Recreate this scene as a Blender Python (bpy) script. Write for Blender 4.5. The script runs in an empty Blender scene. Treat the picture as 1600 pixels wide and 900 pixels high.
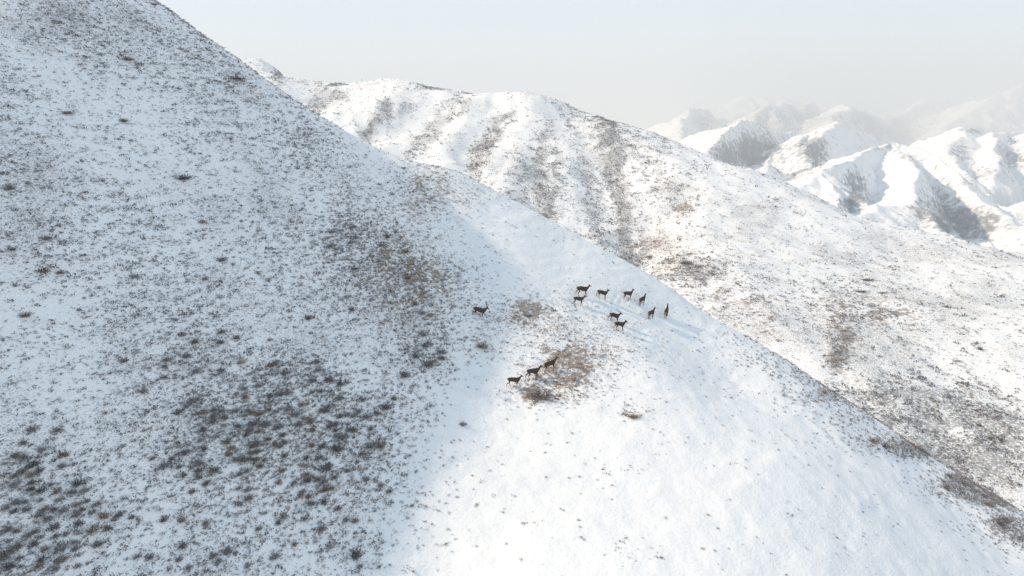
import bpy, bmesh, math, random
import numpy as np
from mathutils import Vector, Matrix

R = math.radians
S = bpy.context.scene
COL = S.collection

# ------------------------------------------------------------------ camera, sky, sun, exposure
PITCH = R(13.2)                 # looking down
F = 1067.0                      # focal length in pixels of the 1600 px wide photograph
cam_d = bpy.data.cameras.new('camera')
cam_d.sensor_width = 36.0
cam_d.lens = 36.0 * F / 1600.0
cam_d.clip_start = 0.5
cam_d.clip_end = 40000
cam = bpy.data.objects.new('camera', cam_d)
COL.objects.link(cam)
cam.rotation_euler = (math.pi / 2 - PITCH, 0, 0)
S.camera = cam

SUN_EL = R(35.2)
SUN_AZ = R(89.0)                # to the left of the view direction
world = bpy.data.worlds.new('World')
S.world = world
world.use_nodes = True
wn = world.node_tree
wn.nodes.clear()
sky = wn.nodes.new('ShaderNodeTexSky')
sky.sky_type = 'NISHITA'
sky.sun_disc = False
sky.sun_elevation = SUN_EL
sky.sun_rotation = -SUN_AZ
sky.altitude = 1500
sky.air_density = 1.0
sky.dust_density = 0.8
sky.ozone_density = 1.0
hs = wn.nodes.new('ShaderNodeHueSaturation')
hs.inputs['Saturation'].default_value = 0.9
hs.inputs['Value'].default_value = 1.0
wmix = wn.nodes.new('ShaderNodeMixRGB')
wmix.inputs[0].default_value = 0.30       # thin high cloud veil, evenly pale
wmix.inputs[2].default_value = (4.5, 5.9, 6.5, 1)
bg = wn.nodes.new('ShaderNodeBackground')
bg.inputs['Strength'].default_value = 0.12
wo = wn.nodes.new('ShaderNodeOutputWorld')
wn.links.new(sky.outputs[0], hs.inputs['Color'])
wn.links.new(hs.outputs[0], wmix.inputs[1])
wn.links.new(wmix.outputs[0], bg.inputs[0])
wn.links.new(bg.outputs[0], wo.inputs[0])

sl = bpy.data.lights.new('sun', 'SUN')
sl.energy = 3.25
sl.angle = R(1.4)
sl.color = (1.0, 0.80, 0.565)
sun = bpy.data.objects.new('sun', sl)
COL.objects.link(sun)
sdir = Vector((-math.sin(SUN_AZ) * math.cos(SUN_EL), math.cos(SUN_AZ) * math.cos(SUN_EL), math.sin(SUN_EL)))
sun.rotation_euler = sdir.to_track_quat('Z', 'Y').to_euler()
sun.location = sdir * 300

S.view_settings.view_transform = 'Standard'
S.view_settings.look = 'None'
S.view_settings.exposure = 0.80
S.view_settings.gamma = 1.0
S.view_settings.use_curve_mapping = False
S.render.engine = 'CYCLES'
S.cycles.use_denoising = True
S.cycles.max_bounces = 6
S.cycles.diffuse_bounces = 3
S.cycles.volume_bounces = 1

HAZE = True
VEG = True
rng = np.random.default_rng(11)
random.seed(11)

# ------------------------------------------------------------------ helpers
CP, SP = math.cos(PITCH), math.sin(PITCH)

def ray(u, v):
    """ray through a photo pixel: (x, forward, up) per unit of camera depth"""
    yu = (450.0 - v) / F
    return np.array([(u - 800.0) / F, CP + yu * SP, -SP + yu * CP])

def at(u, v, D):
    r = ray(u, v)
    return r * (D / r[1])

def project(x, y, z):
    """world -> photo pixel"""
    dep = y * CP - z * SP
    upc = y * SP + z * CP
    dep = np.where(dep > 0.1, dep, 0.1)
    return 800 + F * x / dep, 450 - F * upc / dep, dep

def _hash(ix, iy, seed):
    h = (ix.astype(np.uint32) * np.uint32(374761393)) ^ (iy.astype(np.uint32) * np.uint32(668265263)) ^ np.uint32((seed * 974634777) & 0xffffffff)
    h = (h ^ (h >> np.uint32(13))) * np.uint32(1274126177)
    h = h ^ (h >> np.uint32(16))
    return h

def perlin(x, y, seed=0):
    x = np.asarray(x, float); y = np.asarray(y, float)
    xi = np.floor(x).astype(np.int64); yi = np.floor(y).astype(np.int64)
    xf = x - xi; yf = y - yi
    def g(dx, dy):
        a = _hash((xi + dx) & 0xffffffff, (yi + dy) & 0xffffffff, seed).astype(float) * (2 * math.pi / 4294967296.0)
        return np.cos(a) * (xf - dx) + np.sin(a) * (yf - dy)
    u = xf * xf * xf * (xf * (xf * 6 - 15) + 10)
    v = yf * yf * yf * (yf * (yf * 6 - 15) + 10)
    a = g(0, 0) * (1 - u) + g(1, 0) * u
    b = g(0, 1) * (1 - u) + g(1, 1) * u
    return (a * (1 - v) + b * v) * 1.5

def fbm(x, y, octv=4, seed=0, gain=0.5):
    s = 0; a = 1.0; f = 1.0
    for k in range(octv):
        s = s + a * perlin(x * f, y * f, seed + k * 17)
        a *= gain; f *= 2.03
    return s

def sstep(a, b, x):
    t = np.clip((x - a) / (b - a), 0, 1)
    return t * t * (3 - 2 * t)

class TPS:
    def __init__(self, pts, smooth=0.0, scale=100.0):
        p = np.array(pts, float)
        self.s = scale
        self.c = p[:, :2] / scale
        n = len(p)
        K = self._k(self.c, self.c) + np.eye(n) * smooth
        P = np.c_[np.ones(n), self.c]
        A = np.zeros((n + 3, n + 3))
        A[:n, :n] = K; A[:n, n:] = P; A[n:, :n] = P.T
        self.w = np.linalg.solve(A, np.r_[p[:, 2], 0, 0, 0])
    @staticmethod
    def _k(a, b):
        d2 = ((a[:, None, :] - b[None, :, :]) ** 2).sum(-1)
        return np.where(d2 > 1e-12, 0.5 * d2 * np.log(d2 + 1e-12), 0)
    def __call__(self, x, y):
        x = np.asarray(x, float); sh = x.shape
        q = np.c_[x.ravel(), np.asarray(y, float).ravel()] / self.s
        out = np.empty(len(q))
        for i in range(0, len(q), 40000):
            qq = q[i:i + 40000]
            out[i:i + 40000] = self._k(qq, self.c) @ self.w[:-3] + self.w[-3] + qq @ self.w[-2:]
        return out.reshape(sh)

def raw_mesh(name, verts, faces, nper, mats, smooth=False, attr=None, matidx=None):
    """fast mesh from numpy arrays, nper corners per face"""
    me = bpy.data.meshes.new(name)
    verts = np.asarray(verts, np.float32); faces = np.asarray(faces, np.int32)
    me.vertices.add(len(verts)); me.vertices.foreach_set('co', verts.ravel())
    me.loops.add(faces.size); me.loops.foreach_set('vertex_index', faces.ravel())
    me.polygons.add(len(faces))
    me.polygons.foreach_set('loop_start', np.arange(0, faces.size, nper, dtype=np.int32))
    me.polygons.foreach_set('use_smooth', np.full(len(faces), smooth))
    if matidx is not None:
        me.polygons.foreach_set('material_index', np.asarray(matidx, np.int32))
    if attr is not None:
        for k, val in attr.items():
            a = me.attributes.new(k, 'FLOAT_COLOR', 'POINT')
            a.data.foreach_set('color', np.asarray(val, np.float32).ravel())
    for m in mats:
        me.materials.append(m)
    me.update(calc_edges=True)
    return me

def link(name, me, kind=None, label=None, cat=None, group=None, parent=None):
    o = bpy.data.objects.new(name, me)
    COL.objects.link(o)
    if kind: o['kind'] = kind
    if label: o['label'] = label
    if cat: o['category'] = cat
    if group: o['group'] = group
    if parent is not None: o.parent = parent
    return o

def grid(name, fn, x0, x1, y0, y1, step, mat, attrfn=None):
    xs = np.arange(x0, x1 + step * .5, step); ys = np.arange(y0, y1 + step * .5, step)
    X, Y = np.meshgrid(xs, ys)
    Z = fn(X, Y)
    nx, ny = len(xs), len(ys)
    i = np.arange(nx * ny).reshape(ny, nx)
    f = np.stack([i[:-1, :-1], i[:-1, 1:], i[1:, 1:], i[1:, :-1]], -1).reshape(-1, 4)
    at_ = None
    if attrfn is not None:
        at_ = {'cover': attrfn(X.ravel(), Y.ravel(), Z.ravel())}
    me = raw_mesh(name, np.stack([X, Y, Z], -1).reshape(-1, 3), f, 4, [mat], True, at_)
    return link(name, me, kind='structure')

# ------------------------------------------------------------------ materials
def nodemat(name):
    m = bpy.data.materials.new(name); m.use_nodes = True
    nt = m.node_tree
    return m, nt, nt.nodes['Principled BSDF']

def N(nt, t, **kw):
    n = nt.nodes.new(t)
    for k, v in kw.items():
        setattr(n, k, v)
    return n

def snow_ground(name, fine, zst, litter, tan, bump, detail_amt, base_thr):
    """snow lying over litter and dry grass; 'cover' R = dark litter, G = tan grass, B = fine flecks; on mountains R and B also carry painted shade"""
    m, nt, b = nodemat(name)
    L = nt.links.new
    tc = N(nt, 'ShaderNodeTexCoord')
    mp = N(nt, 'ShaderNodeMapping'); mp.inputs['Scale'].default_value = (1, 1, zst)
    L(tc.outputs['Object'], mp.inputs[0])
    att = N(nt, 'ShaderNodeAttribute'); att.attribute_name = 'cover'
    sep = N(nt, 'ShaderNodeSeparateColor'); L(att.outputs['Color'], sep.inputs[0])
    def noise(scale, det=4, rough=.6):
        n = N(nt, 'ShaderNodeTexNoise'); n.inputs['Scale'].default_value = scale
        n.inputs['Detail'].default_value = det; n.inputs['Roughness'].default_value = rough
        L(mp.outputs[0], n.inputs['Vector']); return n.outputs['Fac']
    def math_(op, a, c):
        n = N(nt, 'ShaderNodeMath', operation=op)
        for k, s in enumerate((a, c)):
            if isinstance(s, (int, float)): n.inputs[k].default_value = s
            else: L(s, n.inputs[k])
        return n.outputs[0]
    def mask(nz, cov, span, soft):
        # fraction of ground shown grows with cov
        thr = math_('SUBTRACT', base_thr, math_('MULTIPLY', cov, span))
        mr = N(nt, 'ShaderNodeMapRange', interpolation_type='SMOOTHSTEP')
        L(nz, mr.inputs[0]); L(thr, mr.inputs[1]); L(math_('ADD', thr, soft), mr.inputs[2])
        return mr.outputs[0]
    n1 = noise(fine); n2 = noise(fine * .45); n3 = noise(fine * 1.7)
    mk_l = mask(n1, sep.outputs[0], .42, .22)
    mk_t = mask(n2, sep.outputs[1], .42, .22)
    mk_f = mask(n3, sep.outputs[2], .33, .14)
    big = noise(.05, 3)
    snow = N(nt, 'ShaderNodeMixRGB'); snow.inputs[1].default_value = (.83, .832, .836, 1); snow.inputs[2].default_value = (.89, .888, .885, 1)
    L(big, snow.inputs[0])
    lit = N(nt, 'ShaderNodeMixRGB'); lit.inputs[1].default_value = litter; lit.inputs[2].default_value = tuple(c * 1.7 for c in litter[:3]) + (1,)
    L(noise(fine * 3, 2), lit.inputs[0])
    tn = N(nt, 'ShaderNodeMixRGB'); tn.inputs[1].default_value = tan; tn.inputs[2].default_value = tuple(c * 1.5 for c in tan[:3]) + (1,)
    L(noise(fine * 3, 2), tn.inputs[0])
    def mix(f, a, c, k):
        x = N(nt, 'ShaderNodeMixRGB'); L(math_('MULTIPLY', f, k), x.inputs[0]); L(a, x.inputs[1]); L(c, x.inputs[2]); return x.outputs[0]
    c = mix(mk_t, snow.outputs[0], tn.outputs[0], .85)
    c = mix(mk_l, c, lit.outputs[0], .72)
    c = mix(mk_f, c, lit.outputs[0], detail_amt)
    L(c, b.inputs['Base Color'])
    b.inputs['Roughness'].default_value = .75
    b.inputs['Specular IOR Level'].default_value = .15
    bp = N(nt, 'ShaderNodeBump'); bp.inputs['Strength'].default_value = bump[0]; bp.inputs['Distance'].default_value = bump[1]
    L(math_('ADD', noise(fine * .8), math_('MULTIPLY', noise(fine * .2), 2.0)), bp.inputs['Height'])
    L(bp.outputs[0], b.inputs['Normal'])
    return m

LIT = (.145, .135, .135, 1); TAN = (.225, .170, .130, 1)
M_near = snow_ground('snow_over_grass', 3.2, 2.6, LIT, TAN, (.5, .10), .55, .74)
M_mid = snow_ground('snow_on_far_slope', 1.1, 2.2, (.12, .12, .125, 1), TAN, (.45, .35), .5, .74)
M_far = snow_ground('snow_on_mountain', .09, 1.0, (.10, .112, .125, 1), (.2, .2, .2, 1), (.5, 5.0), .55, .68)  # blue-grey litter colour also tints the shade painted on the flanks

def twig_material(name):
    m, nt, b = nodemat(name)
    a = N(nt, 'ShaderNodeAttribute'); a.attribute_name = 'tone'
    oi = N(nt, 'ShaderNodeObjectInfo')
    mr = N(nt, 'ShaderNodeMapRange'); mr.inputs[3].default_value = .75; mr.inputs[4].default_value = 1.3
    nt.links.new(oi.outputs['Random'], mr.inputs[0])
    mx = N(nt, 'ShaderNodeMixRGB', blend_type='MULTIPLY'); mx.inputs[0].default_value = 1
    cb = N(nt, 'ShaderNodeCombineColor')
    for k in range(3): nt.links.new(mr.outputs[0], cb.inputs[k])
    nt.links.new(a.outputs['Color'], mx.inputs[1]); nt.links.new(cb.outputs[0], mx.inputs[2])
    nt.links.new(mx.outputs[0], b.inputs['Base Color'])
    b.inputs['Roughness'].default_value = .95
    b.inputs['Specular IOR Level'].default_value = .05
    return m
M_twig = twig_material('dry_twigs')

# ------------------------------------------------------------------ near hillside: height

def hit_plane(u, v):
    r = ray(u, v)
    t = (-5.5 - .73 * 16.5 - .43 * 112) / (r[2] + .73 * r[0] - .43 * r[1])
    return r * t

near_pts = []
for u, v in [(0, 0), (235, 0), (400, 115), (520, 195), (640, 255), (0, 300), (0, 600), (0, 900), (150, 150), (200, 450), (200, 700), (250, 900),
             (350, 250), (400, 480), (400, 720), (430, 900), (520, 600), (550, 350), (560, 780), (620, 460), (640, 620), (-150, 450), (-150, 900)]:
    near_pts.append(hit_plane(u, v))
for u, v, D in [(720, 275, 113.5), (850, 340, 112), (970, 405, 110.5), (1040, 445, 109.5), (1200, 545, 106), (1400, 680, 100), (1600, 800, 92), (1750, 890, 87),
                (680, 900, 50.5), (800, 900, 50.3), (950, 900, 50.8), (1100, 900, 52), (1300, 900, 55.5), (1500, 900, 64), (1650, 900, 73),
                (720, 720, 63), (800, 700, 66.3), (900, 700, 67), (1000, 700, 68), (1200, 700, 73), (1350, 720, 80.5), (1480, 780, 84),
                (740, 560, 79), (850, 570, 80.5), (1000, 560, 86), (1150, 600, 92),
                (700, 400, 97), (780, 440, 94), (880, 450, 98), (960, 480, 98), (1040, 484, 103), (760, 340, 105)]:
    near_pts.append(at(u, v, D))
def back(u, v, D, fall):
    p = at(u, v, D); h = math.hypot(p[0], p[1]); d = p[:2] / h
    for k in (12, 34, 60):
        near_pts.append(np.array([p[0] + d[0] * k, p[1] + d[1] * k, p[2] + fall * k * (1 if k > 12 else .9)]))
for u, v, D, fall in [(235, 0, 113.7, -.45), (520, 195, 112, -.5), (720, 275, 113.5, -.55), (970, 405, 110.5, -.62), (1200, 545, 106, -.7), (1400, 680, 100, -.78), (1600, 800, 92, -.85), (1750, 890, 87, -.85)]:
    back(u, v, D, fall)
near_pts += [np.array(p) for p in [(-90, 105, 28), (-105, 60, 12), (-70, 20, -22), (-20, 5, -50), (20, 15, -52), (60, 25, -64), (100, 55, -84), (-125, 120, 20), (-120, 170, -15)]]
_near = TPS(near_pts, smooth=2e-4)

def H_near(x, y):
    z = _near(x, y)
    d = fbm(x / 22, y / 22, 3, 5) * .55
    # snow-covered terracettes on the hillside: low steps that follow the contours
    w = fbm(x / 6, y / 6, 2, 9) * .9
    d = d + np.sin((z * 2.2 + w * 2.0) * 2.0) * .05 * (0.5 + .5 * perlin(x / 9, y / 9, 21))
    d = d + fbm(x / 2.2, y / 2.2, 3, 31) * .07
    return z + d

def near_hit(u, v, lo=25, hi=140, fn=None):
    """walk along a pixel's ray until it meets the ground"""
    fn = fn or H_near
    r = ray(u, v)
    D = np.linspace(lo, hi, 900)
    p = r[None] * (D / r[1])[:, None]
    g = p[:, 2] - fn(p[:, 0], p[:, 1])
    k = np.argmax(g <= 0)
    if g[k] > 0 or k == 0: return None
    f = g[k - 1] / (g[k - 1] - g[k])
    D = D[k - 1] + (D[k] - D[k - 1]) * f
    return r * (D / r[1])

# vegetation cover, as ellipses round the places where it grows (u, v, ru, rv, weight)
SHRUB = [(380, 640, 130, 70, .35), (350, 690, 95, 55, 1.2), (470, 590, 65, 45, 1.0), (530, 690, 65, 75, 1.0), (610, 640, 50, 60, .7), (440, 760, 160, 60, .6), (470, 850, 120, 60, .6),
         (280, 680, 45, 45, .8), (410, 650, 120, 70, .5), (40, 740, 55, 45, 1.3), (60, 820, 110, 60, .9), (20, 885, 100, 60, 1.2), (130, 720, 70, 60, .5), (330, 885, 70, 35, .8), (160, 800, 110, 60, .5),
         (530, 350, 45, 50, .8), (560, 410, 60, 60, .6), (620, 400, 50, 60, .5), (640, 450, 60, 60, .6), (680, 490, 50, 60, .5), (665, 550, 45, 35, 1.1),
         (500, 440, 60, 60, .35), (300, 560, 80, 50, .5), (240, 560, 70, 40, .5), (65, 385, 50, 40, .5), (450, 230, 55, 50, .5), (485, 210, 35, 25, .6), (365, 122, 30, 12, .6),
         (90, 28, 110, 25, .35), (130, 45, 60, 30, .4), (210, 110, 120, 40, .22), (290, 105, 60, 30, .3), (285, 275, 40, 20, .4), (10, 290, 30, 25, .5), (400, 380, 90, 70, .18), (660, 300, 45, 30, .35), (335, 340, 40, 30, .3), (200, 420, 120, 60, .15),
         (1300, 612, 60, 16, .8), (1220, 565, 60, 14, .6), (1150, 530, 50, 12, .35), (1350, 655, 50, 16, .8), (1380, 690, 50, 12, .7), (1440, 705, 60, 14, .5), (1500, 765, 45, 15, .7), (1570, 815, 40, 16, 1.1), (1600, 840, 40, 20, 1.0), (1430, 706, 40, 12, 1.0), (1500, 748, 40, 12, 1.2), (1560, 782, 40, 12, 1.2), (1560, 775, 60, 12, .7), (1250, 590, 40, 8, .5)]
TANG = [(670, 298, 65, 42, .95), (680, 450, 75, 60, .8), (620, 420, 60, 60, .5), (748, 540, 34, 20, .55), (820, 488, 55, 26, .95), (870, 525, 100, 45, .5), (885, 592, 60, 32, .9), (845, 612, 36, 16, 1.1),
        (910, 560, 55, 26, .7), (985, 645, 22, 8, .7), (600, 350, 60, 40, .3), (520, 780, 130, 90, .25), (350, 800, 120, 60, .25), (970, 735, 30, 8, .25), (985, 855, 30, 12, .3), (1300, 620, 60, 14, .5), (1420, 690, 70, 14, .5), (1550, 760, 70, 12, .6), (280, 560, 70, 30, .3)]

def ell(tab, u, v):
    s = np.zeros_like(u)
    for cu, cv, ru, rv, w in tab:
        s = s + w * np.exp(-(((u - cu) / ru) ** 2 + ((v - cv) / rv) ** 2) * .9)
    return s

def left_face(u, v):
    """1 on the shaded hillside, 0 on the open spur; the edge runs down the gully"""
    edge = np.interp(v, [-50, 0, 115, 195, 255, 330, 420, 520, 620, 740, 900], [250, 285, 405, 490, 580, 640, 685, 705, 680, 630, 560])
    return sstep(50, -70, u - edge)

def near_cover(x, y, z):
    u, v, d = project(x, y, z)
    clump = np.clip(.75 + .8 * fbm(x / 5, y / 5, 3, 3), 0, 2)
    lf = left_face(u, v)
    sh = np.clip(ell(SHRUB, u, v) * clump, 0, 1.4)
    tg = np.clip(ell(TANG, u, v) * (.8 + .5 * fbm(x / 3, y / 3, 3, 4)), 0, 1.2)
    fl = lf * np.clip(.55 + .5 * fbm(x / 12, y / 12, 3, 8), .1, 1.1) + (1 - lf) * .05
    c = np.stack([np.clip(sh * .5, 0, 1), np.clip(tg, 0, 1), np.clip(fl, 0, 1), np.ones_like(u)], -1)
    return c

DENTS = []
def H_near_tracked(X, Y):
    Z = H_near(X, Y)
    x0, y0, st = X[0, 0], Y[0, 0], X[0, 1] - X[0, 0]
    for px, py, r, dep in DENTS:
        i0, i1 = int((px - 3 * r - x0) / st), int((px + 3 * r - x0) / st) + 2
        j0, j1 = int((py - 3 * r - y0) / st), int((py + 3 * r - y0) / st) + 2
        if i0 < 0 or j0 < 0: continue
        q = ((X[j0:j1, i0:i1] - px) ** 2 + (Y[j0:j1, i0:i1] - py) ** 2) / r ** 2
        Z[j0:j1, i0:i1] += dep * (-np.exp(-q) + .45 * np.exp(-(np.sqrt(q) - 1.7) ** 2 * 3))
    return Z

# hoof-print trails through the snow (u, v along the way the animals came or milled about)
for trail in [[(560, 520), (650, 508), (748, 496)], [(690, 640), (750, 618), (800, 606), (834, 592), (860, 580), (905, 545)], [(780, 640), (803, 608)], [(760, 492), (830, 470), (905, 478), (960, 468), (1040, 478)],
              [(905, 476), (945, 490), (968, 516)], [(940, 466), (985, 468), (1005, 476), (1050, 500)], [(966, 516), (1018, 497), (1042, 494)]]:
    q = [near_hit(*c) for c in trail]
    for a, b in zip(q[:-1], q[1:]):
        n = int(np.hypot(*(b - a)[:2]) / .62)
        for k in range(n):
            t = k / max(n, 1); nn = np.array([-(b - a)[1], (b - a)[0]]); nn = nn / np.hypot(*nn)
            c = a[:2] + (b - a)[:2] * t + nn * ((.16 if k % 2 else -.16) + .5 * perlin(np.array(k * .11), np.array(a[0])) + rng.normal() * .06)
            if rng.random() < .85: DENTS.append((c[0], c[1], rng.uniform(.18, .27), rng.uniform(.08, .18)))

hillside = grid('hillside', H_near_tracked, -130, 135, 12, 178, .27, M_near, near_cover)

# ------------------------------------------------------------------ the hill across the valley
mid_c = [(330, 130, 660), (425, 104, 650), (480, 128, 610), (560, 128, 600), (620, 126, 600), (700, 140, 590), (800, 150, 580), (870, 158, 570), (930, 180, 560), (1000, 205, 545),
         (1060, 226, 530), (1150, 262, 510), (1230, 285, 490), (1300, 320, 470), (1400, 352, 450), (1480, 372, 440), (1530, 388, 432), (1600, 400, 425), (1750, 415, 420)]
mid_pts = [at(*c) for c in mid_c]
for u, v, D in mid_c:
    p = at(u, v, D); d = p[:2] / np.hypot(*p[:2])
    for k, f in ((40, -.42), (110, -.5)):
        mid_pts.append(np.array([p[0] + d[0] * k, p[1] + d[1] * k, p[2] + f * k]))
mid_pts += [at(*c) for c in [(500, 160, 560), (600, 230, 485), (700, 200, 520), (740, 280, 440), (800, 220, 500), (860, 330, 415), (900, 250, 480), (900, 370, 395), (980, 400, 360), (1000, 300, 440), (1060, 310, 430),
            (1100, 420, 325), (1200, 360, 390), (1300, 450, 315), (1400, 400, 375), (1530, 430, 340), (1200, 520, 262), (1400, 600, 232), (1590, 500, 280), (1500, 700, 203), (1600, 780, 183), (1600, 640, 222), (1700, 700, 200), (1700, 500, 290)]]
mid_pts += [np.array(p) for p in [(90, 125, -118), (0, 190, -108), (-60, 260, -98), (-150, 350, -60), (-300, 420, -20), (-420, 560, 10), (180, 110, -122), (300, 150, -118)]]
_mid = TPS(mid_pts, smooth=1e-3, scale=300)

GULLY = [([(565, 140), (520, 150), (490, 165)], 16, 5), ([(720, 142), (660, 165), (625, 195), (580, 215)], 15, 7), ([(790, 180), (755, 225), (735, 265), (725, 290)], 14, 8),
         ([(700, 165), (660, 210), (640, 250)], 12, 4), ([(850, 175), (840, 240), (835, 290), (850, 350)], 17, 8), ([(905, 180), (930, 240), (955, 310), (975, 370), (985, 405)], 22, 13),
         ([(1060, 300), (1020, 340), (995, 395)], 12, 5), ([(450, 118), (435, 128)], 10, 3)]
_gl = []
for poly, w, dep in GULLY:
    q = [near_hit(u, v, 150, 700, _mid) for u, v in poly]
    q = [p[:2] for p in q if p is not None]
    if len(q) > 1: _gl.append((np.array(q), w, dep))

def seg_dist(x, y, poly):
    best = np.full(x.shape, 1e9)
    for a, b in zip(poly[:-1], poly[1:]):
        d = b - a; L2 = d @ d
        t = np.clip(((x - a[0]) * d[0] + (y - a[1]) * d[1]) / L2, 0, 1)
        best = np.minimum(best, np.hypot(x - a[0] - t * d[0], y - a[1] - t * d[1]))
    return best

def gully_field(x, y):
    dz = np.zeros(x.shape); cov = np.zeros(x.shape)
    wx = x + fbm(x / 40, y / 40, 3, 51) * 9; wy = y + fbm(x / 40, y / 40, 3, 57) * 9
    for q, w, dep in _gl:
        d = seg_dist(wx, wy, q)
        g = np.exp(-(d / w) ** 2)
        dz = dz - dep * .55 * g + dep * .14 * np.exp(-((d - 2 * w) / w) ** 2)
    return dz, cov

# brush strips down the gullies: lines of places (u, v), half width, weight
STRIP = [([(524, 138), (505, 150), (488, 166)], 13, .9), ([(607, 168), (592, 188), (572, 212)], 11, 1.2), ([(645, 165), (628, 172)], 9, .6), ([(650, 135), (690, 137)], 5, 1.0), ([(722, 160), (693, 186), (662, 220), (640, 245)], 12, .6),
         ([(800, 180), (775, 190)], 7, .7), ([(772, 205), (752, 235), (738, 270), (742, 290)], 12, 1.5), ([(850, 215), (842, 260), (850, 330), (848, 350)], 16, .9), ([(868, 240), (866, 290), (858, 330)], 8, 1.0), ([(822, 260), (812, 310)], 22, .55),
         ([(945, 190), (955, 240), (966, 290), (975, 340), (980, 400)], 14, 1.5), ([(915, 260), (930, 320), (935, 370)], 20, .6), ([(900, 178), (935, 205), (985, 235)], 26, .35), ([(1000, 250), (1050, 290)], 25, .3), ([(440, 112), (432, 128)], 9, .8), ([(985, 350), (1010, 380), (990, 410)], 12, .8)]

def strips(u, v, x, y):
    u = u + fbm(x / 22, y / 22, 3, 141) * 7; v = v + fbm(x / 22, y / 22, 3, 143) * 5
    s = np.zeros_like(u)
    for poly, r, w in STRIP:
        s = np.maximum(s, w * np.exp(-(seg_dist(u, v, np.array(poly, float)) / r) ** 2))
    return s

def H_mid(x, y):
    z = _mid(x, y)
    dz, _ = gully_field(x, y)
    return z + dz + fbm(x / 60, y / 60, 4, 61) * 2.2 + fbm(x / 9, y / 9, 4, 67) * .45

MSH = [(1080, 415, 55, 28, .6), (1100, 450, 60, 30, .6), (1180, 490, 80, 30, .4), (1050, 300, 60, 25, .35), (1326, 515, 11, 20, 3.5), (1312, 548, 12, 20, 4), (1300, 580, 12, 18, 4), (1080, 425, 40, 14, 1.2), (1365, 490, 25, 12, .7), (1450, 660, 120, 45, 2.4), (1540, 720, 90, 55, 2.8), (1400, 620, 70, 25, 1.6),
       (1560, 640, 80, 50, .55), (1440, 560, 90, 30, .25), (1300, 440, 120, 40, .12), (1220, 320, 30, 14, .3), (960, 260, 60, 60, .45), (1000, 240, 50, 40, .4), (930, 200, 50, 30, .35), (1100, 280, 50, 20, .15), (790, 185, 30, 8, .35), (660, 138, 40, 6, .5), (435, 122, 22, 12, .5), (515, 145, 30, 14, .5), (960, 400, 60, 20, .5), (850, 300, 35, 40, .4), (1430, 500, 60, 30, .15)]
MTN = [(1070, 325, 22, 12, .9), (1030, 350, 40, 30, .6), (1010, 385, 35, 12, .7), (1050, 420, 70, 30, .5), (1160, 480, 120, 40, .3), (1312, 548, 16, 40, .9), (1400, 490, 60, 12, .5), (1320, 480, 60, 30, .3), (1440, 520, 100, 60, .15)]

def mid_cover(x, y, z):
    u, v, d = project(x, y, z)
    g = strips(u, v, x, y)
    cl = np.clip(.8 + .8 * fbm(x / 14, y / 14, 3, 71), 0.1, 2)
    sh = np.clip((g * 1.3 + ell(MSH, u, v) * .8) * cl, 0, 1.35)
    tg = np.clip((ell(MTN, u, v) + .42 * sstep(940, 1080, u) * sstep(280, 420, v)) * (.8 + .5 * fbm(x / 10, y / 10, 2, 73)), 0, 1)
    fl = np.clip(.54 + .2 * sstep(940, 1080, u) * sstep(250, 400, v) + .4 * fbm(x / 40, y / 40, 3, 77) + g * .5 + .2 * fbm(x / 9, y / 9, 2, 79), .1, 1)
    return np.stack([np.clip(sh * .7, 0, 1), tg, fl, np.ones_like(u)], -1)

hill = grid('hill', H_mid, -430, 520, 112, 760, 2.0, M_mid, mid_cover)

# ------------------------------------------------------------------ mountains beyond
def tent(x, y, ridges, floor, seed, warp):
    """mountains from their crest lines, each listed from its near end; the two flanks have their own steepness"""
    wx = x + fbm(x / (warp * 5), y / (warp * 5), 4, seed) * warp * .5
    wy = y + fbm(x / (warp * 5), y / (warp * 5), 4, seed + 7) * warp * .5
    rough = 1 + .12 * fbm(x / (warp * 3), y / (warp * 3), 4, seed + 13)
    z = np.full(x.shape, -1e9)
    for poly, s_l, s_r in ridges:
        p = np.array([at(*c) for c in poly])
        for a, b in zip(p[:-1], p[1:]):
            d = b[:2] - a[:2]; L2 = d @ d + 1e-6
            t = np.clip(((wx - a[0]) * d[0] + (wy - a[1]) * d[1]) / L2, 0, 1)
            qx = wx - a[0] - t * d[0]; qy = wy - a[1] - t * d[1]
            dist = np.hypot(qx, qy)
            sd = (d[0] * qy - d[1] * qx) / (np.sqrt(L2) * (dist + 1e-6))      # +1 on the left flank
            sl_ = s_r + (s_l - s_r) * sstep(-.6, .6, sd)
            al = t * np.sqrt(L2) + a[0] * .7
            k1 = warp * 2.2
            rib = np.abs(perlin(al / k1 + .6 * perlin(wx / k1, wy / k1, seed + 31), dist / (k1 * 4), seed + 23)) + .5 * np.abs(perlin(al / k1 * 2.3, dist / (k1 * 2.5), seed + 29))
            zz = a[2] + t * (b[2] - a[2]) - sl_ * dist * rough - (rib - .12) * np.minimum(dist, k1 * 3) * .62 * sstep(0, k1 * .6, dist)
            z = np.maximum(z, zz)
    z = z + (.3 - np.abs(perlin(x / (warp * 1.7), y / (warp * 1.7), seed + 41))) * warp * .14 + (.3 - np.abs(perlin(x / (warp * .7), y / (warp * .7), seed + 43))) * warp * .04
    k = warp * .3
    h = np.clip((z - floor) / k, -20, 20)
    return floor + k * np.log1p(np.exp(h))

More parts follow.
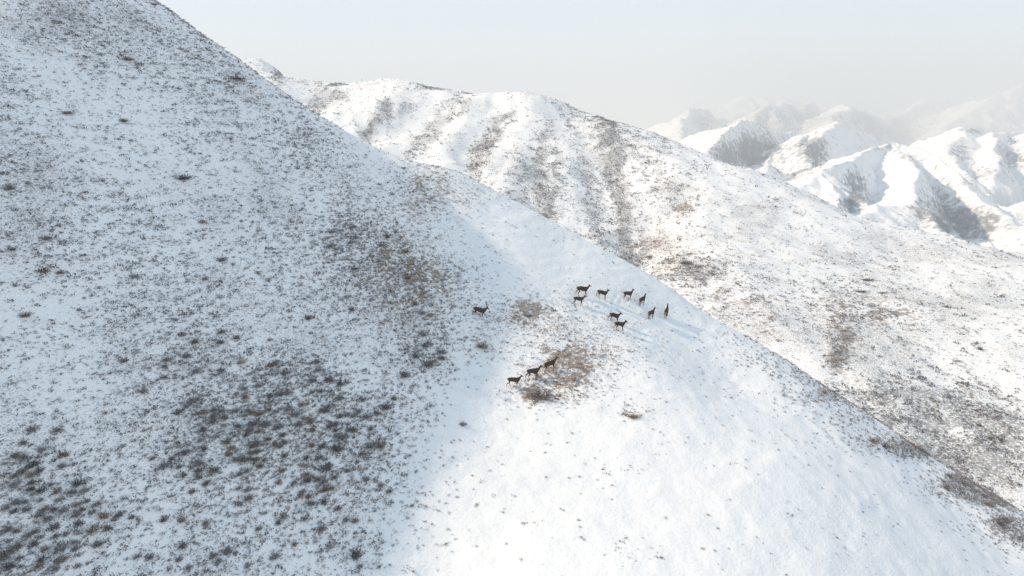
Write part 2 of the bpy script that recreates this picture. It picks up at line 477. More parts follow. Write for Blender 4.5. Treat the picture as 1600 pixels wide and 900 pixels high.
RA = [([(1302, 332, 690), (1308, 297, 740), (1300, 265, 810), (1338, 246, 920), (1385, 223, 1080)], .42, 1.49),
      ([(1215, 306, 720), (1250, 290, 760), (1300, 265, 810)], .5, .5),
      ([(1525, 386, 640), (1470, 352, 690), (1428, 320, 760), (1425, 292, 830), (1430, 254, 940), (1385, 223, 1080)], .42, 1.35),
      ([(1590, 346, 850), (1520, 287, 960), (1450, 240, 1080), (1395, 222, 1120)], .75, .7),
      ([(1320, 346, 640), (1370, 322, 720), (1428, 320, 760)], .45, .5),
      ([(1215, 300, 900), (1240, 280, 960), (1262, 268, 1050)], .5, 1.35),
      ([(1185, 275, 950), (1200, 256, 1020), (1220, 262, 1080)], .5, 1.35),
      ([(1600, 318, 1050), (1700, 280, 1150), (1800, 240, 1300)], .5, .6),
      ([(1620, 350, 800), (1720, 320, 850), (1850, 290, 900)], .45, .5)]
RB = [([(1100, 266, 1250), (1117, 237, 1360), (1128, 206, 1500), (1150, 187, 1620), (1180, 191, 1780), (1215, 206, 1950), (1262, 207, 2200)], .42, 1.62),
      ([(1262, 270, 1300), (1255, 243, 1400), (1254, 217, 1520), (1264, 207, 1750)], .45, 1.62),
      ([(1250, 260, 1250), (1279, 226, 1400), (1296, 202, 1560), (1302, 190, 1750), (1345, 207, 2000), (1400, 226, 2250)], .45, 1.55),
      ([(1340, 245, 1300), (1390, 228, 1400), (1420, 228, 1500)], .5, 1.35),
      ([(1502, 276, 1250), (1480, 229, 1500), (1508, 198, 1800), (1530, 203, 1900)], .38, .7),
      ([(1564, 270, 1300), (1556, 241, 1450), (1541, 208, 1650), (1600, 206, 1900), (1700, 190, 2100)], .45, 1.55),
      ([(1650, 285, 1350), (1625, 240, 1500), (1603, 207, 1750)], .45, 1.55)]
RC = [([(1066, 212, 3600), (1074, 182, 4100), (1087, 166, 4500), (1108, 176, 5000), (1135, 186, 5200), (1170, 204, 5300)], .5, 1.25),
      ([(940, 235, 4400), (1040, 200, 4500), (1087, 166, 4500)], .6, .6),
      ([(1160, 200, 3700), (1190, 172, 4300), (1216, 160, 4800), (1240, 166, 5200), (1268, 157, 5300), (1300, 173, 5200)], .5, 1.25),
      ([(1210, 195, 3900), (1216, 160, 4800)], .5, 1.35),
      ([(1290, 200, 3800), (1312, 178, 4200), (1326, 162, 4600), (1370, 182, 5100), (1440, 222, 5400)], .45, 1.25),
      ([(1100, 190, 7600), (1150, 155, 7700), (1195, 131, 7900), (1240, 158, 8000), (1300, 185, 8000)], .5, .6),
      ([(1370, 200, 6000), (1420, 170, 6400), (1455, 155, 6700), (1500, 172, 6800), (1540, 190, 6900)], .45, .6),
      ([(1470, 198, 5200), (1540, 158, 5600), (1600, 128, 5900), (1700, 100, 6200), (1850, 120, 6500)], .45, .6),
      ([(600, 260, 8200), (800, 215, 8200), (980, 205, 8200), (1100, 190, 8200)], .5, .5)]

BRUSH_SHADE = [(1180, 230, 55, 26, 1.0), (1150, 250, 40, 22, 1.0), (1272, 238, 24, 28, 1.2), (1345, 188, 55, 20, .6), (1395, 210, 45, 14, .6), (1225, 184, 55, 18, .55), (1100, 192, 40, 20, .6), (1235, 270, 22, 12, .7),  # brush patches that also darken shaded mountain faces, shade put into the colour
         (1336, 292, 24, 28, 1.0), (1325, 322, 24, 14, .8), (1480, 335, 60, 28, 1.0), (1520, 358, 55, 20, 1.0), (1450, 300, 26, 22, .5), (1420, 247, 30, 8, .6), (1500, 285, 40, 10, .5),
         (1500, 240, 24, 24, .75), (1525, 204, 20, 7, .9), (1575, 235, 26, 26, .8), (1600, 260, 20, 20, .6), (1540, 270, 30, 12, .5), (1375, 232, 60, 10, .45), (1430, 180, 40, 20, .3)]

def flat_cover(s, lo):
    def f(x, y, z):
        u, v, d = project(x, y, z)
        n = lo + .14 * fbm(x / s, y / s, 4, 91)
        b = ell(BRUSH_SHADE, u, v) * (.95 + .25 * fbm(x / (s * .4), y / (s * .4), 3, 95))  # brush together with the painted shade of the flanks
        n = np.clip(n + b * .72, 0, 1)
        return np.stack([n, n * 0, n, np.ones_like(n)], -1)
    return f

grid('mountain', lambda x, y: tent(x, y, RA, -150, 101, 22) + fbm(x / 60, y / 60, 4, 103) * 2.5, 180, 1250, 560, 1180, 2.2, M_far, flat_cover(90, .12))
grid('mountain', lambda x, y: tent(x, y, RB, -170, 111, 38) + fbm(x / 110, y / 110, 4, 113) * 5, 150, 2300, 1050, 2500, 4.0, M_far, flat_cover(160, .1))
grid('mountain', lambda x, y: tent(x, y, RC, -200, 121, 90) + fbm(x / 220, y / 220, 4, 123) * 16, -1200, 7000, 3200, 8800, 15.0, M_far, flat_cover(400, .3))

def H_plain(x, y):
    return -205 + fbm(x / 500, y / 500, 3, 131) * 10
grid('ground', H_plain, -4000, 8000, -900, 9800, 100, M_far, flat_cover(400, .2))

# ------------------------------------------------------------------ shrubs and tufts
def shrub_proto(n, seed, spread=1.0, wid=.07):
    """a dome of dry twigs, unit radius, standing on z=0: thin tapered blades fanned from the root crown plus short side twigs"""
    r = np.random.default_rng(seed)
    V = []; T = []
    az = r.uniform(0, 2 * math.pi, n); el = np.arccos(r.uniform(.03, 1, n))
    ln = r.uniform(.45, 1.05, n) * (1 + .18 * np.sin(az * 2 + seed) * spread + .12 * np.sin(az * 5 + el * 4 + seed * 2))
    d = np.stack([np.sin(el) * np.cos(az), np.sin(el) * np.sin(az), np.cos(el) * .85 + .08], -1)
    side = np.cross(d, r.normal(size=(n, 3))); side /= np.linalg.norm(side, axis=1)[:, None]
    root = r.normal(size=(n, 3)) * .16; root[:, 2] = -.05
    s0 = np.where(r.random(n) < .85, r.uniform(.25, .9, n), 0.0)       # side twigs begin part way out
    a = root + d * (ln * s0)[:, None]
    jit = r.normal(size=(n, 3)) * .2 * (s0 > 0)[:, None]
    sd_ = d * .75 + r.normal(size=(n, 3)) * .55
    sd_ /= np.linalg.norm(sd_, axis=1)[:, None]
    tip = np.where((s0 > 0)[:, None], a + sd_ * (r.uniform(.22, .48, n))[:, None], root + d * (ln * .82)[:, None]) + 0 * jit
    w = wid * r.uniform(.6, 1.4, n)
    mid = a * .45 + tip * .55
    P = np.stack([a - side * (w * .35)[:, None], mid - side * w[:, None] * .8, tip, mid + side * w[:, None] * .8], 1)
    P[:, :, 2] = np.maximum(P[:, :, 2], -.08)
    return P                                                   # n x 4 x 3 quads

TONES = {'grey': np.array([.205, .195, .200]), 'dark': np.array([.130, .123, .128]), 'brown': np.array([.215, .175, .150]), 'tan': np.array([.285, .222, .172])}

def tone_array(nq, base, r):
    t = base[None] * r.uniform(.6, 1.45, nq)[:, None]
    t = np.repeat(t[:, None], 4, 1)
    return np.concatenate([t, np.ones((nq, 4, 1))], -1)

def scatter_mesh(name, protos, pos, rad, tone, r, squash=None):
    """one mesh of many turned, scaled copies"""
    VV = []; CC = []
    pid = r.integers(0, len(protos), len(pos)); rot = r.uniform(0, 2 * math.pi, len(pos))
    hs_ = r.uniform(.6, 1.1, len(pos)) if squash is None else squash
    for k, P in enumerate(protos):
        m = np.where(pid == k)[0]
        if not len(m): continue
        c, s = np.cos(rot[m]), np.sin(rot[m])
        X = P[None, :, :, 0]; Y = P[None, :, :, 1]; Z = P[None, :, :, 2]
        rr = rad[m][:, None, None]
        x = (X * c[:, None, None] - Y * s[:, None, None]) * rr + pos[m, 0][:, None, None]
        y = (X * s[:, None, None] + Y * c[:, None, None]) * rr + pos[m, 1][:, None, None]
        z = Z * rr * hs_[m][:, None, None] + pos[m, 2][:, None, None]
        VV.append(np.stack([x, y, z], -1).reshape(-1, 3))
        q = len(m) * len(P)
        t = np.repeat(tone[m], len(P), 0) * r.uniform(.65, 1.4, q)[:, None]
        CC.append(np.concatenate([np.repeat(t, 4, 0), np.ones((q * 4, 1))], 1))
    V = np.concatenate(VV); C = np.concatenate(CC)
    f = np.arange(len(V)).reshape(-1, 4)
    return raw_mesh(name, V, f, 4, [M_twig], False, {'tone': C})

def in_frame(u, v, pad=40):
    return (u > -pad) & (u < 1600 + pad) & (v > -pad) & (v < 900 + pad)

def facing(x, y, fn, e=.4):
    """cosine between the ground's normal and the way to the camera (drops ground that faces away)"""
    z = fn(x, y); gx = (fn(x + e, y) - z) / e; gy = (fn(x, y + e) - z) / e
    n = np.stack([-gx, -gy, np.ones_like(z)], -1)
    c = -np.stack([x, y, z], -1)
    return (n * c).sum(-1), z

shrub_spots = []        # (x, y, z, radius, tone name, u, v, r in pixels)
if VEG:
    # --- shrubs on the near hillside
    n = 420000
    x = rng.uniform(-105, 115, n); y = rng.uniform(30, 150, n); z = H_near(x, y)
    u, v, d = project(x, y, z)
    area = 220 * 120 / n
    clump = np.clip(.85 + .95 * fbm(x / 4.5, y / 4.5, 3, 3), .05, 2.2)
    sd = ell(SHRUB, u, v); thick = sstep(.5, 1.1, sd)
    patch = np.clip(.75 + .9 * fbm(x / 16, y / 16, 3, 6), .05, 1.8)
    dens = (sd * 6.5 + thick * 13.0) * clump + left_face(u, v) * .75 * clump * patch + (1 - left_face(u, v)) * .085 + ell(TANG, u, v) * .8
    keep = (rng.random(n) < dens * area) & in_frame(u, v, 120)
    x, y, z, u, v, d = (a[keep] for a in (x, y, z, u, v, d))
    thick = thick[keep]
    rad = np.clip(rng.lognormal(-1.08, .36, len(x)), .13, .85)
    lone = ell(SHRUB, u, v) < .15
    rad = np.where(lone, rad * .72, rad * (1 + .25 * thick))
    open_snow = lone & (left_face(u, v) < .3)
    rad = np.where(open_snow, np.clip(rad, .14, .27), rad)
    tg = ell(TANG, u, v)
    cells = {}                                          # shrubs keep some distance from one another
    for i in range(len(x)):
        ci, cj = int(x[i] // 1.2), int(y[i] // 1.2)
        close = False
        for a in (-1, 0, 1):
            for b in (-1, 0, 1):
                for ox, oy, orr in cells.get((ci + a, cj + b), ()):
                    if (ox - x[i]) ** 2 + (oy - y[i]) ** 2 < ((.72 - .34 * thick[i]) * (orr + rad[i])) ** 2: close = True
        if close: continue
        cells.setdefault((ci, cj), []).append((x[i], y[i], rad[i]))
        q = rng.random()
        t = 'dark' if open_snow[i] and q > .3 else 'tan' if q < tg[i] * .35 else ('brown' if q < .28 + tg[i] * .3 else ('dark' if q < .45 else 'grey'))
        shrub_spots.append((x[i], y[i], z[i], rad[i], t, u[i], v[i], rad[i] * F / d[i]))

print('shrubs near', len(shrub_spots))

PROT = [shrub_proto(330, 40 + k, wid=.042) for k in range(8)]
PROT_S = [shrub_proto(46, 70 + k, wid=.12) for k in range(8)]
PROT_T = [shrub_proto(9, 90 + k, wid=.3) for k in range(8)]
PROT_M = [shrub_proto(9, 110 + k, wid=.34) for k in range(6)]

def proto_mesh(P, base, name, seed):
    r = np.random.default_rng(seed)
    return raw_mesh(name, P.reshape(-1, 3), np.arange(P.shape[0] * 4).reshape(-1, 4), 4, [M_twig], False, {'tone': tone_array(P.shape[0], base, r).reshape(-1, 4)})

SH_ME = {t: [proto_mesh(P, TONES[t], 'shrub', i) for i, P in enumerate(PROT)] for t in TONES} if VEG else {}

ZONES = [
    (lambda u, v: (u < 215) & (v > 660), 'dark shrub packed among others at the foot of the shaded slope, below the grassy snow', 'shrubs packed at the foot of the shaded slope'),
    (lambda u, v: (u < 690) & (v > 790), 'grey brown shrub on the low shaded slope under the big thicket', 'shrubs under the big thicket'),
    (lambda u, v: (u < 700) & (v > 500), 'leafless grey shrub within the big thicket on the shaded slope', 'shrubs of the big thicket'),
    (lambda u, v: (u < 470) & (v > 300), 'small grey shrub standing alone on the streaky shaded snow above the thicket', 'lone shrubs above the thicket'),
    (lambda u, v: (u < 780) & (v > 300), 'grey brown shrub in the band climbing from the thicket towards the ridge', 'shrubs in the band up to the ridge'),
    (lambda u, v: (u < 780), 'small dark shrub high on the shaded slope under its crest', 'shrubs high on the shaded slope'),
    (lambda u, v: (u > 1080) & (v < 520 + (u - 1080) * .72), 'brown shrub clinging to the far flank of the sunlit spur', 'shrubs along the spur flank'),
    (lambda u, v: (v < 545), 'tiny brown shrub on the snow around the deer herd', 'shrubs around the deer herd'),
    (lambda u, v: (u > -1e9), 'tiny dark shrub dotted on the open sunlit snow of the spur', 'dots of shrub on the open spur'),
]

def place_shrub(x, y, z, r, tone, label, group=None, sx=1.0, hz=None, cat='shrub'):
    o = bpy.data.objects.new('shrub', SH_ME[tone][rng.integers(0, 8)])
    COL.objects.link(o)
    o.location = (x, y, z); o.rotation_euler = (0, 0, rng.uniform(0, 6.28) if sx == 1 else 0)
    o.scale = (r * sx, r, r * (hz or rng.uniform(.7, 1.05)))
    o['label'] = label; o['category'] = cat
    if group: o['group'] = group
    return o

SPECIAL = [  # u, v of the base, radius px, stretch, height, tone, label
    (842, 622, 20, 1.55, .75, 'brown', 'wide dry brown bush on bare grass just below the three climbing deer'),
    (989, 652, 9, 1.6, .8, 'tan', 'lone tan bush on the bare sunlit snow below the herd'),
    (667, 572, 20, 1.2, .8, 'grey', 'largest grey bush of the thicket edge, below the running stag'),
    (665, 541, 16, 1.1, .8, 'grey', 'grey bush just above the largest one at the thicket edge'),
    (632, 588, 14, 1.0, .9, 'grey', 'rounded grey bush beside the largest one at the thicket edge'),
    (556, 870, 15, .8, 1.2, 'dark', 'tall dark bush alone where the shaded slope meets the sunlit snow'),
    (286, 280, 14, 1.3, .8, 'dark', 'ragged dark bush alone in the middle of the upper shaded slope'),
    (193, 190, 9, 1.2, .8, 'dark', 'small compact dark bush under the grassy patches of the upper slope'),
    (105, 178, 11, 1.4, .6, 'dark', 'flat dark bush beside the compact one high on the shaded slope'),
    (366, 124, 14, 1.8, .5, 'dark', 'long low dark bush just below the steep crest of the slope'),
    (752, 542, 12, 1.3, .7, 'brown', 'reddish brown bush on tan grass below the running stag'),
    (723, 664, 8, 1.0, .9, 'grey', 'small grey bush at the edge of the sunlit snow'),
    (825, 494, 8, 1.6, .6, 'brown', 'low brown bush on the grass between stag and herd'),
    (1366, 692, 11, 1.0, 1.2, 'brown', 'tall brown bush midway down the far flank of the spur'),
    (1479, 764, 10, .9, 1.3, 'grey', 'upright grey bush low on the far flank of the spur'),
    (1570, 815, 13, 1.3, .9, 'grey', 'broad grey bush where the spur flank leaves the picture'),
    (388, 780, 12, 1.1, .9, 'brown', 'rusty brown bush amid the grey thicket of the shaded slope'),
    (630, 263, 5, 1.5, .6, 'dark', 'small dark bush on the ridge line beside the tan patch'),
    (240, 8, 6, 1.2, .9, 'dark', 'dark tuft standing on the steep crest against the sky'),
]
if VEG:
    occ = []
    for u, v, rp, sx, hz, tone, lab in SPECIAL:
        p = near_hit(u, v, 25, 150)
        if p is None:
            for dv in range(2, 40, 2):
                p = near_hit(u, v + dv, 25, 150)
                if p is not None: break
        dep = p[1] * CP - p[2] * SP
        r = rp * dep / F
        place_shrub(p[0], p[1], H_near(p[0:1], p[1:2])[0], r, tone, lab, None, sx, hz)
        occ.append((p[0], p[1], r))
    A = np.array([s[:4] for s in shrub_spots], float)
    free = np.ones(len(A), bool)
    for ox, oy, r in occ:
        free &= np.hypot(A[:, 0] - ox, A[:, 1] - oy) > r * .8
    fc, _ = facing(A[:, 0], A[:, 1], H_near)
    UV = np.array([(s[5], s[6], s[7]) for s in shrub_spots])
    vis = free & (fc > 0) & in_frame(UV[:, 0], UV[:, 1], -4)
    order = np.argsort(-np.where(vis, UV[:, 2], -1))
    single = set(order[:280].tolist())
    rest = [i for i in range(len(A)) if i not in single and free[i]]
    for i in order[:280]:
        x, y, z, r, t, u, v, _ = shrub_spots[i]
        for fn, lab, grp in ZONES:
            if fn(u, v):
                place_shrub(x, y, z - .03, r, t, lab, grp); break
    rest = np.array(rest)
    tn = np.array([TONES[shrub_spots[i][4]] for i in rest])
    me = scatter_mesh('shrubs', PROT_S, A[rest][:, :3] - [0, 0, .03], A[rest][:, 3], tn, rng)
    link('shrubbery', me, kind='stuff', label='small grey brown shrubs poking through snow over the hillside', cat='shrubbery')
    print('rest', len(rest))

    # --- tufts of grass poking through the snow on the near hillside
    n = 800000
    x = rng.uniform(-105, 115, n); y = rng.uniform(30, 150, n); z = H_near(x, y)
    u, v, d = project(x, y, z)
    area = 220 * 120 / n
    lf = left_face(u, v)
    cl = np.clip(.55 + .7 * fbm(x / 7, y / 7, 4, 15) + .5 * fbm(x / 18, y / 18, 2, 6), .05, 2)
    streak = np.clip(.8 + .35 * np.sin((z * 2.2 + fbm(x / 6, y / 6, 2, 9) * 1.8) * 2.0), 0, 1.6)
    dens = lf * 21 * (.25 + cl) * streak + ell(SHRUB, u, v) * 3.5 * cl + ell(TANG, u, v) * 14 + .22 * np.clip(perlin(x / 5, y / 5, 77) * 2 + .4, 0, 2)
    keep = (rng.random(n) < dens * area) & in_frame(u, v, 60)
    x, y, z, u, v = (a[keep] for a in (x, y, z, u, v))
    tg = np.clip(ell(TANG, u, v), 0, 1)
    rad = np.clip(rng.lognormal(-1.82, .45, len(x)), .08, .5)
    q = rng.random(len(x))
    tn = np.where((q < tg * .9)[:, None], TONES['tan'], np.where((q < .3)[:, None], TONES['dark'], TONES['grey']))
    me = scatter_mesh('grass', PROT_T, np.stack([x, y, z], -1), rad, tn, rng)
    link('grass', me, kind='stuff', label='dry grass tufts poking through thin snow on the hillside', cat='grass')
    print('tufts', len(x))

    # --- bushes on the hill across the valley
    n = 700000
    x = rng.uniform(-330, 470, n); y = rng.uniform(150, 700, n); z = H_mid(x, y)
    u, v, d = project(x, y, z)
    area = 800 * 550 / n
    g = strips(u, v, x, y)
    cl = np.clip(.55 + 1.2 * fbm(x / 8, y / 8, 3, 81), .02, 2.2)
    dens = (g * 4.0 + ell(MSH, u, v) * 1.5) * cl + .26 * cl + ell(MTN, u, v) * .5
    keep = (rng.random(n) < dens * area) & in_frame(u, v, 30)
    fc, _ = facing(x, y, H_mid, 2.0)
    keep &= fc > -20
    x, y, z, u, v = (a[keep] for a in (x, y, z, u, v))
    rad = np.clip(rng.lognormal(-.80, .55, len(x)), .22, 1.9)
    tg = np.clip(ell(MTN, u, v), 0, 1)
    q = rng.random(len(x))
    tn = np.where((q < tg * .6)[:, None], TONES['brown'], np.where((q < .7)[:, None], TONES['dark'], TONES['grey']))
    me = scatter_mesh('scrub', PROT_M, np.stack([x, y, z], -1), rad, tn, rng)
    link('undergrowth', me, kind='stuff', label='dark scrub filling the gullies of the hill across the valley', cat='scrub')
    print('mid bushes', len(x))
    for u, v, rp, sx, hz, tone, lab in [
        (1355, 438, 9, 1.8, .5, 'brown', 'long low brown bush on the smooth snow across the valley, topmost of three'),
        (1346, 456, 8, 1.9, .5, 'brown', 'flat brown bush below the topmost of three across the valley'),
        (1379, 458, 6, 1.8, .5, 'brown', 'smallest of three flat brown bushes on snow across the valley'),
        (1478, 480, 6, 1.2, .8, 'brown', 'single brown bush on the open snow across the valley'),
        (1016, 402, 8, 1.6, .6, 'brown', 'brown bush by the mouth of the dark gully across the valley'),
        (1072, 412, 10, 1.6, .6, 'dark', 'dark bush heading the brown scrub across the valley'),
        (1531, 546, 6, .8, 1.2, 'dark', 'upright dark bush on streaky snow across the valley')]:
        p = near_hit(u, v, 150, 600, H_mid)
        if p is not None:
            place_shrub(p[0], p[1], p[2], rp * (p[1] * CP - p[2] * SP) / F, tone, lab, None, sx, hz)

# ------------------------------------------------------------------ deer
def deer_material():
    m, nt, b = nodemat('deer_coat')
    nz = N(nt, 'ShaderNodeTexNoise'); nz.inputs['Scale'].default_value = 9
    mx = N(nt, 'ShaderNodeMixRGB'); mx.inputs[1].default_value = (.042, .028, .022, 1); mx.inputs[2].default_value = (.075, .050, .038, 1)
    tc = N(nt, 'ShaderNodeTexCoord'); nt.links.new(tc.outputs['Object'], nz.inputs['Vector'])
    nt.links.new(nz.outputs['Fac'], mx.inputs[0]); nt.links.new(mx.outputs[0], b.inputs['Base Color'])
    b.inputs['Roughness'].default_value = .9; b.inputs['Specular IOR Level'].default_value = .1
    return m
def flat_material(name, c):
    m, nt, b = nodemat(name)
    nz = N(nt, 'ShaderNodeTexNoise'); nz.inputs['Scale'].default_value = 20
    mx = N(nt, 'ShaderNodeMixRGB'); mx.inputs[1].default_value = c + (1,); mx.inputs[2].default_value = tuple(q * 1.3 for q in c) + (1,)
    nt.links.new(nz.outputs['Fac'], mx.inputs[0]); nt.links.new(mx.outputs[0], b.inputs['Base Color'])
    b.inputs['Roughness'].default_value = .9
    return m
M_coat = deer_material()
M_rump = flat_material('pale_rump', (.30, .22, .16))
M_antler = flat_material('antler_bone', (.12, .09, .065))

def skin_mesh(name, verts, edges, rads, root, sub=2):
    me = bpy.data.meshes.new(name)
    me.from_pydata([tuple(v) for v in verts], edges, [])
    o = bpy.data.objects.new(name, me); COL.objects.link(o)
    md = o.modifiers.new('skin', 'SKIN'); md.use_smooth_shade = True
    for i, r in enumerate(rads):
        sv = me.skin_vertices[0].data[i]
        sv.radius = r if isinstance(r, tuple) else (r, r)
        sv.use_root = (i == root)
    ss = o.modifiers.new('sub', 'SUBSURF'); ss.levels = sub; ss.render_levels = sub
    dg = bpy.context.evaluated_depsgraph_get(); dg.update()
    out = bpy.data.meshes.new_from_object(o.evaluated_get(dg))
    bpy.data.objects.remove(o); bpy.data.meshes.remove(me)
    out.name = name
    for p in out.polygons: p.use_smooth = True
    return out

def swing(chain, ang, lift=0.0):
    """turn a leg chain about its first joint in the sagittal plane; lift folds the lower leg"""
    o = np.array(chain[0]); out = []
    for k, p in enumerate(chain):
        q = np.array(p) - o
        a = ang
        c, s = math.cos(a), math.sin(a)
        q = np.array([q[0] * c - q[2] * s, q[1], q[0] * s + q[2] * c])
        out.append(o + q)
    if lift:
        j = out[2]
        c, s = math.cos(lift), math.sin(lift)
        for k in (3, 4):
            q = out[k] - j
            out[k] = j + np.array([q[0] * c - q[2] * s, q[1], q[0] * s + q[2] * c])
    return out

def make_deer(slope, side_slope, fl, fr, hl, hr, neck=0.0, turn=0.0, stag=False, lifts=(0, 0, 0, 0), plump=1.0):
    V = []; E = []; Rr = []
    def add(p, r, to=None):
        V.append(np.array(p, float)); Rr.append(r)
        if to is not None: E.append((to, len(V) - 1))
        return len(V) - 1
    q = plump
    pel = add((-.58, 0, 1.04), (.19 * q, .20 * q))
    rmp = add((-.74, 0, 1.00), (.12 * q, .13 * q), pel)
    loin = add((-.22, 0, 1.03), (.20 * q, .21 * q), pel)
    bel = add((.10, 0, .99), (.22 * q, .24 * q), loin)
    che = add((.40, 0, 1.02), (.19 * q, .25 * q), bel)
    sho = add((.56, 0, 1.14), (.14 * q, .19 * q), che)
    cn, sn = math.cos(neck), math.sin(neck)
    def nk(dx, dz, dy=0):
        return (.56 + dx * cn - dz * sn, dy, 1.14 + dx * sn + dz * cn)
    n1 = add(nk(.15, .17), (.12, .15), sho)
    n2 = add(nk(.26, .33, turn * .05), .095, n1)
    hb = add(nk(.34, .46, turn * .1), (.085, .095), n2)
    mz = add(nk(.51, .40, turn * .2), (.058, .062), hb)
    add(nk(.62, .355, turn * .26), (.034, .036), mz)
    for s in (-1, 1):
        e1 = add(nk(.28, .53, s * .09 + turn * .1), (.03, .022), hb)
        add(nk(.21, .62, s * .18 + turn * .1), (.014, .012), e1)
    t1 = add((-.83, 0, .98), .035, rmp)
    add((-.86, 0, .86), .02, t1)
    def leg(pts, rads, root_):
        p = root_
        for a, r in zip(pts, rads): p = add(a, r, p)
    for s, ang, lf in ((1, fl, lifts[0]), (-1, fr, lifts[1])):
        ch = swing([(.44, s * .12, .86), (.36, s * .13, .66), (.42, s * .115, .38), (.41, s * .11, .09), (.45, s * .11, .0)], ang, lf)
        leg(ch, ((.085, .11), (.06, .07), .037, .027, .03), che)
    for s, ang, lf in ((1, hl, lifts[2]), (-1, hr, lifts[3])):
        ch = swing([(-.56, s * .12, .90), (-.44, s * .13, .68), (-.68, s * .12, .44), (-.62, s * .115, .10), (-.57, s * .115, .0)], ang, lf)
        leg(ch, ((.11, .15), (.08, .10), .042, .029, .032), pel)
    A = np.array(V)
    lowest = A[:, 2].min()
    A[:, 2] -= lowest
    A[:, 2] += slope * A[:, 0]
    legm = A[:, 2] < .8
    A[:, 2] += side_slope * A[:, 1] * legm
    me = skin_mesh('deer', A, E, Rr, 0, 1)
    me.materials.append(M_coat); me.materials.append(M_rump)
    for p in me.polygons:
        c = p.center
        if c.x < -.76 and abs(c.y) < .13 and .72 < c.z - slope * c.x < 1.06: p.material_index = 1
    head = Vector(A[hb])
    return me, head

def antler_mesh(head, s):
    b0 = np.array(head) + [-.02, s * .05, .06]
    pts = [b0, b0 + [-.08, s * .10, .16], b0 + [-.14, s * .20, .34], b0 + [-.10, s * .25, .52], b0 + [.0, s * .24, .64],
           b0 + [.10, s * .10, .13], b0 + [.19, s * .11, .24], b0 + [.0, s * .24, .40], b0 + [.09, s * .25, .47], b0 + [-.19, s * .29, .62]]
    ed = [(0, 1), (1, 2), (2, 3), (3, 4), (0, 5), (5, 6), (2, 7), (7, 8), (3, 9)]
    rr = [.028, .024, .022, .018, .008, .016, .007, .015, .007, .008]
    me = skin_mesh('antler', pts, ed, rr, 0, 1)
    me.materials.append(M_antler)
    return me

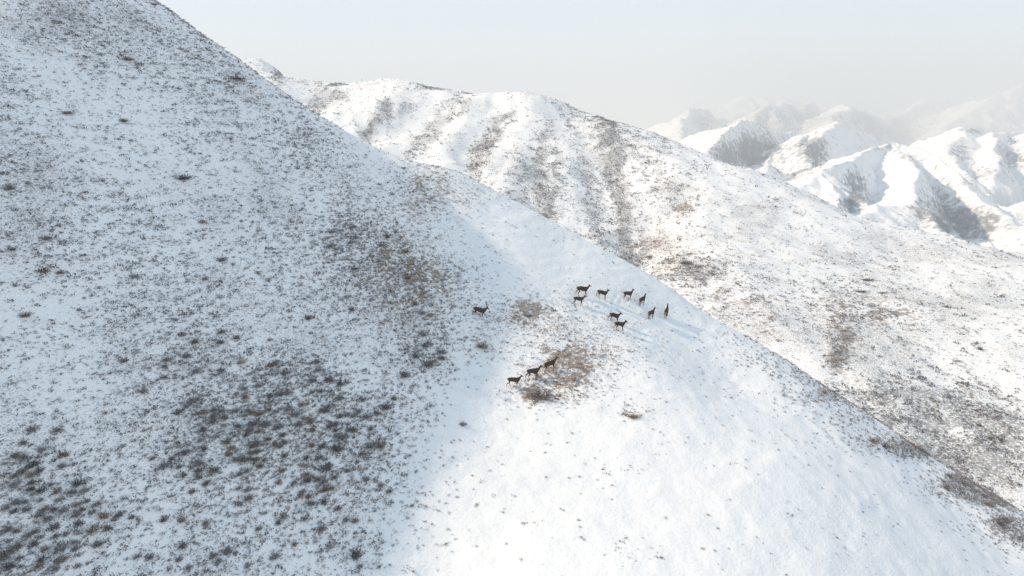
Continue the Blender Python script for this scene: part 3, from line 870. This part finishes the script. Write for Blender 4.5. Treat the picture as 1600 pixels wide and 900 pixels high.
DEER = [  # u, v of the feet, yaw (0 = heading right), scale, leg swings fl fr hl hr, neck, turn, stag, lifts, label
    (750, 495, 8, 1.06, .62, -.25, .35, -.45, -.05, 0, True, (0, -.9, .6, 0), 'antlered stag trotting alone, well apart from the other deer'),
    (803, 605, 6, .98, .48, -.12, .22, -.40, -.02, 0, False, (0, 0, 0, 0), 'dark deer walking last of the three below the herd'),
    (833, 592, 18, 1.06, .36, -.18, -.34, .16, -.12, 0, False, (0, 0, 0, 0), 'dark deer walking in the middle of the three below the herd'),
    (859, 580, 28, 1.06, .45, .15, -.36, -.2, -.12, 0, False, (0, -.5, 0, 0), 'dark deer climbing first of three into the tan grass'),
    (910, 463, 14, 1.18, .30, -.08, -.28, .12, -.06, 0, False, (0, 0, 0, 0), 'largest dark deer, topmost at the tail end of the herd'),
    (904, 477, 10, 1.0, .22, -.18, .10, -.30, -.06, 0, False, (0, 0, 0, 0), 'smaller dark deer directly below the largest deer of the herd'),
    (941, 467, 6, 1.02, .10, -.10, -.30, .18, .12, .2, False, (0, 0, 0, 0), 'dark deer standing level with head high, just right of the largest deer of the herd'),
    (981, 468, 22, 1.02, .12, -.14, .14, -.20, .10, 0, False, (0, 0, 0, 0), 'dark deer with upright neck, third from the tail end of the upper row'),
    (1003, 477, 48, 1.02, .10, -.08, .08, -.12, -.02, .2, False, (0, 0, 0, 0), 'dark deer with pale rump walking away, behind the upper row'),
    (960, 503, 14, 1.02, .34, -.05, -.32, .10, -.10, 0, False, (0, 0, 0, 0), 'dark deer in the middle of the herd, just above the lowest one'),
    (968, 517, 20, 1.05, .25, -.12, -.25, .15, -.08, 0, False, (0, 0, 0, 0), 'dark deer walking lowest in the herd, beside its long shadow'),
    (1017, 498, 46, 1.02, .18, -.15, .16, -.2, -.02, 0, False, (0, 0, 0, 0), 'dark deer seen from behind at a small tuft near the slope edge'),
    (1041, 495, 66, 1.02, .06, -.08, .06, -.08, .05, .4, False, (0, 0, 0, 0), 'slim dark deer at the head of the herd, nearest the slope edge'),
]
for u, v, yaw, sc, fl, fr, hl, hr, neck, turn, stag, lifts, lab in DEER:
    p = near_hit(u, v)
    ya = R(yaw); dx, dy = math.cos(ya), math.sin(ya)
    hx = np.array([p[0] + .7 * dx, p[0] - .7 * dx, p[0] - .3 * dy, p[0] + .3 * dy]); hy = np.array([p[1] + .7 * dy, p[1] - .7 * dy, p[1] + .3 * dx, p[1] - .3 * dx])
    hz = H_near(hx, hy)
    me, head = make_deer((hz[0] - hz[1]) / 1.4, (hz[2] - hz[3]) / .6, fl, fr, hl, hr, neck, turn, stag, lifts, 1.46 if stag else 1.40)
    o = link('deer', me, None, lab, 'deer', 'deer crossing the snowy ridge')
    o.location = (p[0], p[1], H_near(p[0:1], p[1:2])[0] - .02)
    o.rotation_euler = (0, 0, ya); o.scale = (sc, sc, sc)
    if stag:
        for s in (-1, 1):
            link('antler', antler_mesh(head, s), parent=o)
    u2, v2, dd = project(np.array([p[0]]), np.array([p[1]]), np.array([p[2]]))
    print('deer', u, v, 'depth', round(float(dd[0]), 1))

# ------------------------------------------------------------------ haze
if HAZE:
    bpy.ops.mesh.primitive_cube_add(size=1)
    hz = bpy.context.object
    hz.name = 'haze'; hz['kind'] = 'stuff'
    z0, z1 = -260.0, 900.0
    hz.scale = (12600, 11200, z1 - z0)
    hz.location = (2000, 4500, (z0 + z1) / 2)
    m = bpy.data.materials.new('haze_air'); m.use_nodes = True
    nt = m.node_tree; nt.nodes.clear()
    pv = nt.nodes.new('ShaderNodeVolumePrincipled')
    pv.inputs['Color'].default_value = (.835, .86, .88, 1)
    pv.inputs['Density'].default_value = 2.9e-4
    pv.inputs['Anisotropy'].default_value = 0.0
    out = nt.nodes.new('ShaderNodeOutputMaterial')
    nt.links.new(pv.outputs[0], out.inputs['Volume'])
    hz.data.materials.append(m)
